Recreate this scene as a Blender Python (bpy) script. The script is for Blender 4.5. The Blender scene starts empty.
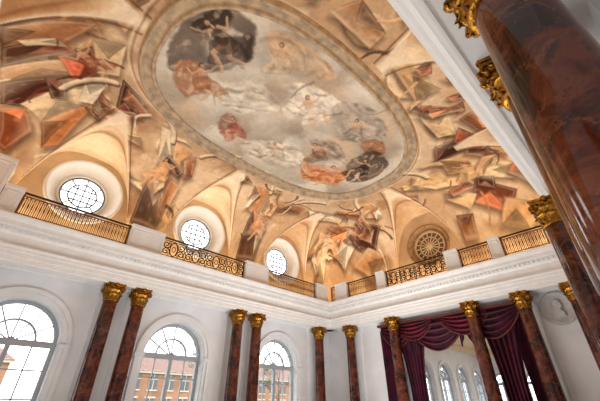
import bpy, math, numpy as np, random
from mathutils import Vector
pi=math.pi; random.seed(4)
COL=bpy.context.collection
# ------------------------------------------------------------ helpers
def s2l(c):
    c=[x/255. for x in c[:3]]
    return tuple(x/12.92 if x<=0.04045 else ((x+0.055)/1.055)**2.4 for x in c)+(1.0,)
class MB:
    def __init__(s): s.v=[];s.f=[];s.m=[];s.s=[]
    def add(s,v,f,mat=0,smooth=False,T=None):
        o=len(s.v)
        if T: v=[T(*p) for p in v]
        s.v+= [tuple(p) for p in v]; s.f+=[tuple(o+i for i in q) for q in f]; s.m+=[mat]*len(f); s.s+=[smooth]*len(f)
    def box(s,a,b,mat=0,T=None):
        x0,y0,z0=a;x1,y1,z1=b
        v=[(x0,y0,z0),(x1,y0,z0),(x1,y1,z0),(x0,y1,z0),(x0,y0,z1),(x1,y0,z1),(x1,y1,z1),(x0,y1,z1)]
        s.add(v,[(0,3,2,1),(4,5,6,7),(0,1,5,4),(1,2,6,5),(2,3,7,6),(3,0,4,7)],mat,False,T)
    def lathe(s,prof,c=(0,0,0),n=32,mat=0,smooth=True,T=None):
        v=[];f=[]
        for r,z in prof:
            for i in range(n):
                a=2*pi*i/n; v.append((c[0]+r*math.cos(a),c[1]+r*math.sin(a),c[2]+z))
        for k in range(len(prof)-1):
            for i in range(n):
                j=(i+1)%n; f.append((k*n+i,k*n+j,(k+1)*n+j,(k+1)*n+i))
        s.add(v,f,mat,smooth,T)
    def tube(s,pts,r,n=6,mat=0,T=None,closed=False):
        pts=[Vector(p) for p in pts]; N=len(pts); v=[];f=[]
        rr=r if isinstance(r,(list,tuple)) else [r]*N
        ref=Vector((0.13,0.27,0.95))
        for i,p in enumerate(pts):
            if closed: t=pts[(i+1)%N]-pts[i-1]
            else: t=pts[min(i+1,N-1)]-pts[max(i-1,0)]
            t.normalize(); a=t.cross(ref)
            if a.length<1e-3: a=t.cross(Vector((1,0,0)))
            a.normalize(); b=t.cross(a)
            for k in range(n):
                w=2*pi*k/n; v.append(tuple(p+(a*math.cos(w)+b*math.sin(w))*rr[i]))
        for i in range(N if closed else N-1):
            j=(i+1)%N
            for k in range(n):
                l=(k+1)%n; f.append((i*n+k,i*n+l,j*n+l,j*n+k))
        s.add(v,f,mat,True,T)
    def extr(s,prof,s0,s1,mat=0,T=None):   # closed profile (u,z) along s
        n=len(prof); v=[(s0,u,z) for u,z in prof]+[(s1,u,z) for u,z in prof]
        f=[(i,(i+1)%n,n+(i+1)%n,n+i) for i in range(n)]+[tuple(range(n)),tuple(range(n,2*n))[::-1]]
        s.add(v,f,mat,False,T)
    def bar(s,p,q,w,u0,u1,mat=0,T=None):    # bar in (s,z) plane
        d=Vector((q[0]-p[0],q[1]-p[1])); 
        if d.length<1e-6: return
        d.normalize(); n=Vector((-d.y,d.x))*w/2
        c=[(p[0]+n.x,p[1]+n.y),(q[0]+n.x,q[1]+n.y),(q[0]-n.x,q[1]-n.y),(p[0]-n.x,p[1]-n.y)]
        v=[(a,u0,b) for a,b in c]+[(a,u1,b) for a,b in c]
        s.add(v,[(0,1,2,3),(4,7,6,5),(0,4,5,1),(1,5,6,2),(2,6,7,3),(3,7,4,0)],mat,False,T)
    def ring(s,c,r0,r1,a0,a1,u0,u1,n=32,mat=0,T=None):
        v=[];f=[]
        for i in range(n+1):
            a=a0+(a1-a0)*i/n
            for r,u in ((r0,u0),(r0,u1),(r1,u1),(r1,u0)): v.append((c[0]+r*math.cos(a),u,c[1]+r*math.sin(a)))
        for i in range(n):
            for k in range(4):
                l=(k+1)%4; f.append((i*4+k,i*4+l,i*4+4+l,i*4+4+k))
        s.add(v,f,mat,False,T)
    def mesh(s,name,mats):
        me=bpy.data.meshes.new(name); me.from_pydata(s.v,[],s.f)
        me.polygons.foreach_set('material_index',s.m); me.polygons.foreach_set('use_smooth',s.s)
        for m in mats: me.materials.append(m)
        me.update(); return me
    def obj(s,name,mats): return put(name,s.mesh(name,mats))
def put(name,me,loc=(0,0,0),rot=0,parent=None,scale=None):
    o=bpy.data.objects.new(name,me); COL.objects.link(o); o.location=loc; o.rotation_euler=(0,0,rot)
    if parent: o.parent=parent
    if scale: o.scale=scale
    return o
def A(s,u,z): return (s,12.8-u,z)
def B(s,u,z): return (14.5-u,s,z)
def C(s,u,z): return (s,-.9+u,z)
def C2(s,u,z): return (s,-.36+u,z)
def D(s,u,z): return (-2.56+u,s,z)
# ------------------------------------------------------------ materials
def mat(name,col,rough=.6,metal=0,noise=0,nscale=3,bump=0,bscale=40,col2=None,sheen=0):
    m=bpy.data.materials.new(name); m.use_nodes=True; nt=m.node_tree; b=nt.nodes['Principled BSDF']
    b.inputs['Base Color'].default_value=s2l(col); b.inputs['Roughness'].default_value=rough; b.inputs['Metallic'].default_value=metal
    tc=nt.nodes.new('ShaderNodeTexCoord')
    if noise or col2:
        n=nt.nodes.new('ShaderNodeTexNoise'); n.inputs['Scale'].default_value=nscale; n.inputs['Detail'].default_value=6
        nt.links.new(tc.outputs['Object'],n.inputs['Vector'])
        r=nt.nodes.new('ShaderNodeValToRGB'); r.color_ramp.elements[0].position=.35; r.color_ramp.elements[1].position=.65
        c2=col2 if col2 else tuple(x*(1-noise) for x in col)
        r.color_ramp.elements[0].color=s2l(c2); r.color_ramp.elements[1].color=s2l(col)
        nt.links.new(n.outputs['Fac'],r.inputs['Fac']); nt.links.new(r.outputs['Color'],b.inputs['Base Color'])
    if bump:
        n=nt.nodes.new('ShaderNodeTexNoise'); n.inputs['Scale'].default_value=bscale
        nt.links.new(tc.outputs['Object'],n.inputs['Vector'])
        bp=nt.nodes.new('ShaderNodeBump'); bp.inputs['Strength'].default_value=bump; bp.inputs['Distance'].default_value=.02
        nt.links.new(n.outputs['Fac'],bp.inputs['Height']); nt.links.new(bp.outputs['Normal'],b.inputs['Normal'])
    if sheen:
        b.inputs['Sheen Weight'].default_value=sheen; b.inputs['Sheen Tint'].default_value=s2l((210,60,110)); b.inputs['Sheen Roughness'].default_value=.4
    return m
M_white=mat('white_plaster',(243,243,243),.6,noise=.03,nscale=2)
M_wall=mat('wall_plaster',(232,233,237),.7,noise=.04,nscale=1.5)
M_trim=mat('white_trim',(242,241,240),.5,noise=.03,nscale=3)
M_frame=mat('window_frame_paint',(166,172,180),.4,noise=.05)
M_gold=mat('gilding',(200,140,55),.28,1,noise=.4,nscale=14,bump=.5,bscale=30)
M_goldp=mat('gold_paint',(150,96,44),.4,.5,noise=.4,nscale=9)
M_iron=mat('dark_iron',(40,27,22),.45,.5,noise=.3,nscale=12)
M_velvet=mat('wine_velvet',(80,9,44),.6,noise=.45,nscale=2.5,sheen=.22)
M_velvet2=mat('crimson_velvet',(112,10,38),.6,noise=.4,nscale=2.5,sheen=.22)
M_for=mat('brown_window_gold',(186,148,106),.6,noise=.2,nscale=6)
M_spoke=mat('cream_tracery',(240,218,180),.6,noise=.1,nscale=6)
M_floor=mat('parquet_floor',(172,160,146),.35,noise=.2,nscale=4)
M_grass=mat('lawn_grass',(96,112,70),.9,noise=.3,nscale=.6)
M_fac=mat('brown_facade',(156,112,84),.8,noise=.15,nscale=.6)
M_roof=mat('roof_tiles',(120,88,76),.8,noise=.2,nscale=3)
M_fw=mat('facade_window_dark',(80,82,88),.3,noise=.2)
M_fs=mat('sandstone_trim',(196,180,160),.8,noise=.1)
M_leaf=mat('tree_foliage',(120,132,92),.9,noise=.5,nscale=3)
M_bark=mat('tree_bark',(110,96,84),.9,noise=.4,nscale=8)
M_med=mat('relief_plaster',(200,198,198),.7,noise=.08,nscale=8)
def marble(name,stops,scale):
    m=bpy.data.materials.new(name); m.use_nodes=True; nt=m.node_tree; b=nt.nodes['Principled BSDF']; L=nt.links.new
    tc=nt.nodes.new('ShaderNodeTexCoord'); oi=nt.nodes.new('ShaderNodeObjectInfo')
    ad=nt.nodes.new('ShaderNodeVectorMath'); ad.operation='MULTIPLY_ADD'
    cb=nt.nodes.new('ShaderNodeCombineXYZ')
    for i in range(3): L(oi.outputs['Random'],cb.inputs[i])
    L(cb.outputs[0],ad.inputs[0]); ad.inputs[1].default_value=(13,7,29); L(tc.outputs['Object'],ad.inputs[2])
    n=nt.nodes.new('ShaderNodeTexNoise'); n.inputs['Scale'].default_value=scale; n.inputs['Detail'].default_value=10; n.inputs['Roughness'].default_value=.72; n.inputs['Distortion'].default_value=.9
    L(ad.outputs[0],n.inputs['Vector'])
    r=nt.nodes.new('ShaderNodeValToRGB'); e=r.color_ramp.elements
    e[0].position=stops[0][0]; e[0].color=s2l(stops[0][1]); e[1].position=stops[-1][0]; e[1].color=s2l(stops[-1][1])
    for p,c in stops[1:-1]:
        q=e.new(p); q.color=s2l(c)
    L(n.outputs['Fac'],r.inputs['Fac'])
    v=nt.nodes.new('ShaderNodeTexVoronoi'); v.feature='DISTANCE_TO_EDGE'; v.inputs['Scale'].default_value=scale*1.2
    mx=nt.nodes.new('ShaderNodeMix'); mx.data_type='VECTOR'; mx.inputs[0].default_value=.4
    L(ad.outputs[0],mx.inputs[4]); L(n.outputs['Color'],mx.inputs[5]); L(mx.outputs[1],v.inputs['Vector'])
    r2=nt.nodes.new('ShaderNodeValToRGB'); r2.color_ramp.elements[0].color=(1,1,1,1); r2.color_ramp.elements[1].color=(0,0,0,1); r2.color_ramp.elements[1].position=.02
    L(v.outputs['Distance'],r2.inputs['Fac'])
    mc=nt.nodes.new('ShaderNodeMix'); mc.data_type='RGBA'; L(r2.outputs['Color'],mc.inputs[0]); L(r.outputs['Color'],mc.inputs[6]); mc.inputs[7].default_value=s2l((156,104,74))
    ml=nt.nodes.new('ShaderNodeMix'); ml.data_type='RGBA'; ml.inputs[0].default_value=.35; L(r.outputs['Color'],ml.inputs[6]); L(mc.outputs[2],ml.inputs[7])
    L(ml.outputs[2],b.inputs['Base Color']); b.inputs['Roughness'].default_value=.08
    return m
M_marble=marble('red_brown_marble',[(.32,(22,10,8)),(.44,(52,21,14)),(.52,(88,37,22)),(.58,(106,54,32)),(.64,(68,28,17)),(.75,(36,14,11))],2.0)
# ------------------------------------------------------------ painted ceiling
def nz(x,y,seed,sc):
    r=np.random.RandomState(seed); out=np.zeros_like(x); tot=0
    for o in range(4):
        for k in range(5):
            a=r.uniform(0,2*pi); f=sc*(1.9**o)*r.uniform(.7,1.4); p=r.uniform(0,6.28)
            out+=np.sin((x*math.cos(a)+y*math.sin(a))*f+p+ .8*np.sin(y*f*.6+p))/(1.7**o)
        tot+=2.2/(1.7**o)
    return np.clip(out/tot/1.0,-1,1)
LX=((1.12,1.9),(5.97,1.78),(11.02,1.78))
def ceil_h(X,Y):
    R=3.2; z0=6.6; H=3.5
    dx=np.minimum(14.7-X,X+2.76); dy=np.minimum(13.0-Y,Y+0.4)
    a=np.clip(R-dx,0,R); b=np.clip(R-dy,0,R)
    q=np.clip((a**6+b**6)**(1/6.),0,R)
    cove=z0+H*np.sqrt(np.clip(1-(q/R)**2,0,1))
    lun=np.zeros_like(cove)
    def L(u,d,w0=1.78):
        w=w0*(1-np.clip(d,0,4)/5.0); t=np.clip(np.abs(u)/w,0,1)
        return np.where((t<1)&(d<3.2),6.6+3.45*np.clip(1-t**3.0,0,1)**0.5,0)
    for xc,w0 in LX: lun=np.maximum(lun,L(X-xc,dy,w0))
    lun=np.maximum(lun,L(Y-6.3,dx))
    return np.maximum(cove,lun),cove,lun
def axis(a,b,st=.027):
    e=[0.3*(i/20)**2 for i in range(20)]; n=int((b-a-0.6)/st)
    return np.array([a+t for t in e]+list(np.linspace(a+.3,b-.3,n))+[b-t for t in e[::-1]])
xs=axis(-2.76,14.7); ys=axis(-.4,13.0)
X,Y=np.meshgrid(xs,ys,indexing='ij'); Z,cv,ln=ceil_h(X,Y); nx,ny=X.shape
def rgb(c): return np.array(s2l(c)[:3])
def lerp(a,b,t): return a*(1-t[...,None])+b*t[...,None]
n1=nz(X,Y,1,.9); n2=nz(X,Y,2,2.2); n3=nz(X,Y,3,5.5); n4=nz(X,Y,9,1.6); n5=nz(X,Y,31,4.0); n6=nz(X,Y,32,11.0)
Cc=np.zeros((nx,ny,3))+rgb((206,174,140))
Cc=lerp(Cc,rgb((232,208,178)),np.clip(n1*1.5+.3,0,1)*.8)
Cc=lerp(Cc,rgb((164,122,90)),np.clip(n2*1.7-.45,0,1)*.6)
Cc=lerp(Cc,rgb((244,226,198)),np.clip(n3*2-.8,0,1)*.5)
EN=2.6; EA=4.88; EB=2.86; EX=5.80; EY=6.26
ex=(X-EX)/EA; ey=(Y-EY)/EB
E=(np.abs(ex)**EN+np.abs(ey)**EN)**(1/EN)
ins=E<1
I=np.zeros((nx,ny,3))+rgb((200,186,166))
I=lerp(I,rgb((226,216,200)),np.clip(n1*1.6+.2,0,1)*.8)
I=lerp(I,rgb((156,132,110)),np.clip(n4*1.8-.6,0,1)*.55)
I=lerp(I,rgb((206,168,134)),np.clip(n2*2-.7,0,1)*.5)
Cc=np.where(ins[...,None],I,Cc)
WX=X+.08*nz(X,Y,21,3.2)+.04*nz(X,Y,22,9); WY=Y+.08*nz(X,Y,23,3.2)+.04*nz(X,Y,24,9)
def win(x0,y0,x1,y1):
    return np.searchsorted(xs,x0),np.searchsorted(xs,x1),np.searchsorted(ys,y0),np.searchsorted(ys,y1)
def poly(pts,col,k=0,alpha=.92,soft=.04,fold=.26,dark=True,warp=1.,cha=2,grad=0.,inside_oval=None,line=0.):
    global Cc
    pts=np.array(pts,float); pad=.45
    for _ in range(cha):
        nxt=np.roll(pts,-1,0); pts=np.stack([pts*.8+nxt*.2,pts*.2+nxt*.8],1).reshape(-1,2)
    x0,y0=pts.min(0)-pad; x1,y1=pts.max(0)+pad
    ia,ib,ja,jb=win(x0,y0,x1,y1)
    if ib<=ia or jb<=ja: return
    gx=X[ia:ib,ja:jb]; gy=Y[ia:ib,ja:jb]
    x=gx+(WX[ia:ib,ja:jb]-gx)*warp; y=gy+(WY[ia:ib,ja:jb]-gy)*warp
    inside=np.zeros(x.shape,bool); dist=np.full(x.shape,9.)
    n=len(pts)
    for i in range(n):
        ax,ay=pts[i]; bx,by=pts[(i+1)%n]
        cond=((ay>y)!=(by>y))&(x<(bx-ax)*(y-ay)/(by-ay+1e-9)+ax); inside^=cond
        L2=(bx-ax)**2+(by-ay)**2+1e-9
        t=np.clip(((x-ax)*(bx-ax)+(y-ay)*(by-ay))/L2,0,1)
        dist=np.minimum(dist,np.hypot(x-ax-t*(bx-ax),y-ay-t*(by-ay)))
    sd=np.where(inside,dist,-dist)
    a=np.clip(sd/soft+.5,0,1)*alpha
    if inside_oval is True: a=a*(E[ia:ib,ja:jb]<.99)
    if inside_oval is False: a=a*(E[ia:ib,ja:jb]>1.05)
    c=pts.mean(0); d=pts-c; u,s,vt=np.linalg.svd(d,full_matrices=False); ax=vt[1]
    ph=(x-c[0])*ax[0]+(y-c[1])*ax[1]
    q5=n5[ia:ib,ja:jb]; q6=n6[ia:ib,ja:jb]
    fo=.6*np.sin(ph*9+4.2*q5+k)+.5*np.sin(ph*21+5*n4[ia:ib,ja:jb]+2*k)*q5*2+.6*q6
    fo=np.clip(fo,-1.2,1.2)
    base=rgb(col)*np.ones(x.shape+(3,))
    if fold: 
        base=base*(1+fold*fo[...,None])
        base=lerp(base,rgb((240,220,192)),np.clip(fo*1.4-.75,0,1)*fold*1.4)
        base=lerp(base,rgb((92,62,46)),np.clip(-fo*1.4-.75,0,1)*fold*1.4)
    if grad:
        ext=np.abs((d@ax)).max()+1e-6; g=np.clip(ph/ext*(1 if k%2 else -1),-1,1)
        base=lerp(base,rgb((250,234,206)),np.clip(g,0,1)*grad)
        base=lerp(base,rgb((110,70,46)),np.clip(-g,0,1)*grad*.8)
    if dark: base=base*(1-.3*np.clip(1-sd/.05,0,1)[...,None])
    if line:
        base=lerp(base,rgb((250,236,212)),np.exp(-((sd-.06)/.025)**2)*line)
        base=base*(1-.5*line*np.exp(-((sd-.01)/.02)**2)[...,None])
    Cc[ia:ib,ja:jb]=lerp(Cc[ia:ib,ja:jb],base,a)
def paper(pts,col,k=0,inside_oval=False):
    """illusionistic broken slab / folded sheet: cast shadow, lit face and a folded-over darker facet"""
    n=len(pts)
    p=[(a+.10,b+.14) for a,b in pts]
    poly(p,(74,44,30),k,.62,.2,0,False,.2,0,0,inside_oval)
    poly(pts,col,k,.98,.025,.14,False,.18,0,.42,inside_oval,.2)
    i=k%n; a=pts[i]; b=pts[(i+1)%n]; c=pts[(i+2)%n]
    t=.55; m_=(a[0]*(1-t)+c[0]*t,a[1]*(1-t)+c[1]*t)
    dk=tuple(v*.68 for v in col) if sum(col)>330 else tuple(min(255,v*1.6+20) for v in col)
    poly([a,b,m_],dk,k+1,.9,.025,.12,False,.18,0,.2,inside_oval,.12)
def crescent(cx,cy,r,d0,d1,w,col,k=0,inside_oval=False,al=.98):
    o=[];n_=[]
    for i in range(15):
        t=i/14; a=math.radians(d0+(d1-d0)*t); q=math.sin(pi*t)**.7*w
        o.append((cx+(r+q)*math.cos(a),cy+(r+q)*math.sin(a))); n_.append((cx+(r-q*.25)*math.cos(a),cy+(r-q*.25)*math.sin(a)))
    P=o+n_[::-1]
    poly([(a+.08,b+.11) for a,b in P],(78,46,32),k,.6*al,.16,0,False,.3,0,0,inside_oval)
    poly(P,col,k,al,.025,.12,False,.3,0,.45,inside_oval,.15)
def stroke(pts,w,col,alpha=.95,taper=True,warp=.25,shade=.35,edge=.25):
    global Cc
    P=np.array(pts,float); pad=w+.15
    x0,y0=P.min(0)-pad; x1,y1=P.max(0)+pad
    ia,ib,ja,jb=win(x0,y0,x1,y1)
    if ib<=ia or jb<=ja: return
    x=X[ia:ib,ja:jb]; y=Y[ia:ib,ja:jb]; x=x+(WX[ia:ib,ja:jb]-x)*warp; y=y+(WY[ia:ib,ja:jb]-y)*warp
    best=np.full(x.shape,9.); side=np.zeros(x.shape); N=max(1,len(P)-1)
    for i in range(N):
        a=P[i]; b=P[min(i+1,len(P)-1)]; L2=((b-a)**2).sum()+1e-9
        t=np.clip(((x-a[0])*(b[0]-a[0])+(y-a[1])*(b[1]-a[1]))/L2,0,1)
        dx=x-a[0]-t*(b[0]-a[0]); dy=y-a[1]-t*(b[1]-a[1]); d=np.hypot(dx,dy)
        ww=w*(1-.55*((i+t)/N)) if taper else w+0*t
        r=d/ww; m=r<best; best=np.where(m,r,best); side=np.where(m,(dx*.5+dy*.86)/ww,side)
    al=np.clip((1-best)*w/.025+.5,0,1)*alpha
    base=rgb(col)*(1-shade*side[...,None]-.12*n6[ia:ib,ja:jb][...,None])
    base=base*(1-edge*np.clip((best-.7)/.3,0,1)[...,None])
    Cc[ia:ib,ja:jb]=lerp(Cc[ia:ib,ja:jb],np.clip(base,0,1),al)
def puff(cx,cy,r,col,a=.6):
    global Cc
    ia,ib,ja,jb=win(cx-r*1.5,cy-r*1.5,cx+r*1.5,cy+r*1.5)
    if ib<=ia or jb<=ja: return
    x=WX[ia:ib,ja:jb]-cx; y=WY[ia:ib,ja:jb]-cy; d=np.hypot(x,y)/r
    al=np.exp(-d**6)*a*(E[ia:ib,ja:jb]<.985)
    li=np.clip(.5-(x*.5+y*.85)/r*.5,0,1)
    base=lerp(rgb(col)*.6*np.ones(x.shape+(3,)),np.clip(rgb(col)*1.25,0,1)*np.ones(x.shape+(3,)),li)
    Cc[ia:ib,ja:jb]=lerp(Cc[ia:ib,ja:jb],base,al)
FL=(218,180,148)
def figure(x,y,s,ang,robe,pose=0,flesh=FL,wings=False,al=.85):
    a0=math.radians(ang); u=(math.cos(a0),math.sin(a0)); r=(u[1],-u[0]); m=-1 if pose%2 else 1
    def g(L): return [(x+s*(a*m*r[0]+b*u[0]),y+s*(a*m*r[1]+b*u[1])) for a,b in L]
    poly(g([(-.45,-.85),(-.34,0),(-.1,.24),(.18,.18),(.5,-.2),(.95,-.5),(.5,-.8),(0,-.7)]),robe,pose,al)
    if pose%3!=2:
        stroke(g([(.1,-.25),(.5,-.3),(.55,-.75),(.68,-.95)]),s*.10,flesh,al)
        stroke(g([(-.05,-.3),(.15,-.65),(-.1,-.98),(-.2,-1.05)]),s*.095,flesh,al)
    stroke(g([(.0,-.12),(.03,.12),(0,.26)]),s*.16,flesh if pose%3 else robe,al,taper=False)
    stroke(g([(-.12,.26),(-.34,.10),(-.46,.30),(-.52,.36)]),s*.06,flesh,al)
    stroke(g([(.12,.26),(.36,.34),(.55,.58)]),s*.06,flesh,al)
    stroke(g([(.0,.3),(.03,.44)]),s*.05,flesh,al)
    stroke(g([(.04,.50),(.05,.53)]),s*.10,(88,62,46),al,taper=False)
    stroke(g([(.07,.475),(.075,.49)]),s*.075,flesh,al,taper=False)
    poly(g([(-.35,.0),(.1,.12),(.35,-.1),(.2,-.5),(-.3,-.55)]),robe,pose+1,al)
def arc(cx,cy,r,d0,d1,w,col):
    pts=[(cx+r*math.cos(math.radians(d0+(d1-d0)*i/16)),cy+r*math.sin(math.radians(d0+(d1-d0)*i/16))) for i in range(17)]
    stroke([(a+.05,b+.06) for a,b in pts],w*1.1,(104,66,44),.75,False,.15)
    stroke(pts,w,col,.95,False,.15)
    stroke(pts,w*.3,(246,230,204),.5,False,.15,0,0)
rs=np.random.RandomState(5)
for k in range(60):
    t=rs.uniform(0,2*pi); q=rs.uniform(0,.92)**.6
    c=[(224,214,198),(204,192,174),(232,224,210),(178,162,144),(214,186,156)][rs.randint(5)]
    puff(EX+EA*q*math.cos(t),EY+EB*q*math.sin(t),rs.uniform(.4,1.15),c,rs.uniform(.4,.85))
OUT=[
([(-2.6,5.2),(-1.3,5.6),(-1.16,6.6),(-2.3,7.2)],(112,66,44)),
([(-2.22,7.39),(-1.16,6.72),(-1.1,7.26),(-2.01,7.79)],(80,42,28)),
([(-1.26,6.62),(-.04,5.7),(-.19,6.63),(-1.16,7.26)],(208,162,116)),
([(-.69,6.39),(-.04,5.8),(-.06,6.42),(-.35,6.45)],(68,40,28)),
([(-2.01,7.69),(-1.15,7.22),(-.45,6.94),(-1.11,8.25),(-1.96,8.37)],(178,128,88)),
([(-1.96,8.38),(-1.07,7.9),(-.61,8.19),(-1.91,9.17)],(104,64,44)),
([(-1.9,9.15),(-.92,8.62),(-.44,9.03),(-1.86,9.85)],(230,192,150)),
([(-1.85,9.85),(-1.09,9.51),(-.61,9.85),(-1.41,10.97),(-1.78,10.82)],(90,42,28)),
([(-1.41,10.87),(-.71,9.85),(.1,9.5),(.22,10.24),(-.82,11.48)],(242,220,186)),
([(-.82,11.48),(.02,10.34),(.25,10.4),(-.1,11.9),(-.5,12.1)],(204,138,88)),
([(-1.76,11.2),(-1.25,11.1),(-.9,11.8),(-1.3,12.4),(-1.55,12.3)],(158,88,54)),
([(-1.0,8.5),(-.4,7.75),(.0,8.7),(-.4,9.5)],(134,66,44)),
([(-.5,7.5),(.25,7.2),(.45,8.4),(-.05,8.7)],(232,200,160)),
([(-.15,9.1),(.1,9.15),(.7,9.9),(.45,10.3)],(104,64,44)),
([(.58,8.4),(1.45,8.85),(1.5,10.0),(.8,9.7)],(84,42,32)),
([(.8,8.65),(1.15,8.9),(1.2,9.6),(.92,9.4)],(176,106,72)),
([(-.2,5.3),(.25,5.6),(.1,6.9),(-.25,6.6)],(192,146,104)),
([(-.2,3.4),(.6,3.0),(.5,4.6),(-.1,5.0)],(154,102,68)),
([(2.3,9.5),(2.65,9.5),(3.25,10.8),(2.95,11.3)],(242,222,190)),
([(3.0,10.8),(3.4,10.5),(3.7,11.8),(3.1,12.3)],(138,98,72)),
([(2.95,11.9),(3.7,12.1),(4.1,12.85),(3.0,12.8)],(108,86,72)),
([(3.0,9.9),(3.8,10.1),(4.0,11.4),(3.5,11.2)],(228,178,130)),
([(3.7,11.5),(4.2,11.6),(4.2,12.7),(3.8,12.6)],(198,140,96)),
([(6.9,10.1),(7.8,10.0),(8.1,11.5),(7.4,11.4)],(208,154,108)),
([(7.75,11.3),(8.8,11.5),(9.1,12.8),(8.0,12.85)],(118,86,66)),
([(8.2,11.5),(9.0,11.8),(8.9,12.7)],(242,222,194)),
([(8.7,10.2),(9.9,9.9),(10.0,10.5),(8.8,11.0)],(168,116,80)),
([(7.95,10.4),(8.7,10.6),(8.8,11.3),(8.2,11.3)],(234,196,150)),
([(10.2,10.0),(12.0,9.1),(12.3,9.8),(10.9,10.6)],(242,222,188)),
([(12.0,10.2),(12.9,9.6),(13.9,11.5),(12.8,12.4)],(156,100,64)),
([(12.9,9.5),(13.4,9.2),(14.3,11.2),(13.8,11.5)],(246,234,212)),
([(12.6,8.9),(13.3,7.9),(14.2,9.0),(13.6,10.0)],(92,54,38)),
([(13.0,8.7),(13.3,8.3),(13.8,8.9),(13.5,9.4)],(158,104,72)),
([(13.9,9.2),(14.3,8.4),(14.65,9.6),(14.3,10.6)],(204,158,114)),
([(12.8,11.9),(13.2,11.4),(14.0,12.6),(13.3,12.8)],(240,214,174)),
([(12.1,11.0),(12.6,10.9),(12.7,12.2),(12.3,12.3)],(230,192,148)),
([(11.3,9.1),(12.3,8.3),(12.6,8.6),(11.6,9.5)],(140,92,62)),
([(11.6,8.0),(12.3,7.3),(12.9,7.7),(12.6,8.4)],(218,174,128)),
([(11.7,5.6),(11.9,3.9),(13,3.3),(12.7,4.5),(12.1,5.7)],(234,200,154)),
([(10.35,3.3),(10.5,2.6),(11.4,2.5),(11.3,3.8)],(78,44,32)),
([(8.4,2.95),(8.9,2.1),(10.2,2.4),(10.0,3.0)],(234,204,162)),
([(6.0,2.5),(7.9,2.7),(7.8,1.8),(5.94,1.84)],(220,184,140)),
([(3.6,2.7),(5.2,2.6),(5.1,2.0),(3.9,1.9)],(194,152,114)),
([(11.2,3.6),(12.2,1.9),(13,2.0),(12.3,3.7)],(210,164,116)),
([(9.9,2.2),(11.2,1.7),(11.7,2.2),(10.6,2.7)],(178,100,64)),
([(12,2.7),(12.9,1.4),(13.5,1.6),(12.9,2.9)],(242,220,180)),
([(13,3.0),(13.8,1.8),(14.3,2.4),(13.7,3.5)],(134,76,50)),
([(12.9,4.2),(13.5,3.2),(13.9,3.7),(13.3,4.4)],(236,204,158)),
([(13.9,4.4),(14.0,3.7),(14.5,3.9),(14.5,4.5)],(158,106,70)),
([(11.2,2.4),(12,1.6),(12.3,2.1),(11.6,2.7)],(94,58,42)),
([(13.9,2.3),(14.3,1.2),(14.6,2),(14.4,2.9)],(230,192,146)),
([(12.6,1.2),(13.4,.5),(13.9,1.2),(13.2,1.8)],(112,66,46)),
([(9.2,1.5),(10.8,1.1),(11.1,1.6),(9.5,2.0)],(148,98,66)),
]
CR=[(-.6,9.6,1.1,200,330,.30,(238,212,176)),(-1.4,7.6,.9,-60,80,.26,(218,174,132)),(-.1,8.2,1.2,130,235,.22,(242,220,190)),(-.2,6.4,.9,90,200,.2,(198,152,112)),
 (.3,10.4,.9,200,290,.22,(234,204,166)),(3.3,10.4,.7,150,290,.18,(240,214,180)),(7.9,10.8,.8,170,300,.2,(240,216,182)),
 (12.4,9.6,1.0,-20,110,.28,(242,220,186)),(13.4,9.9,.9,130,260,.24,(218,174,130)),(12.5,8.0,.7,120,250,.18,(234,206,168)),
 (12.2,3.2,1.1,150,290,.28,(242,218,184)),(11.0,2.4,.9,30,160,.24,(236,206,164)),(9.4,1.8,1.0,30,140,.24,(216,176,134)),(7.0,1.6,1.2,60,140,.22,(238,210,172)),(4.6,1.5,1.1,50,130,.2,(224,190,150)),
 (5.0,10.6,1.1,235,300,.13,(232,202,164)),(9.9,10.9,1.1,225,300,.14,(234,206,168)),(.9,1.9,1.0,20,140,.22,(216,176,134))]
for k,c in enumerate(CR): crescent(*c[:6],c[6],k)
for k,(p,c) in enumerate(OUT): paper(p,c,k)
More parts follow.
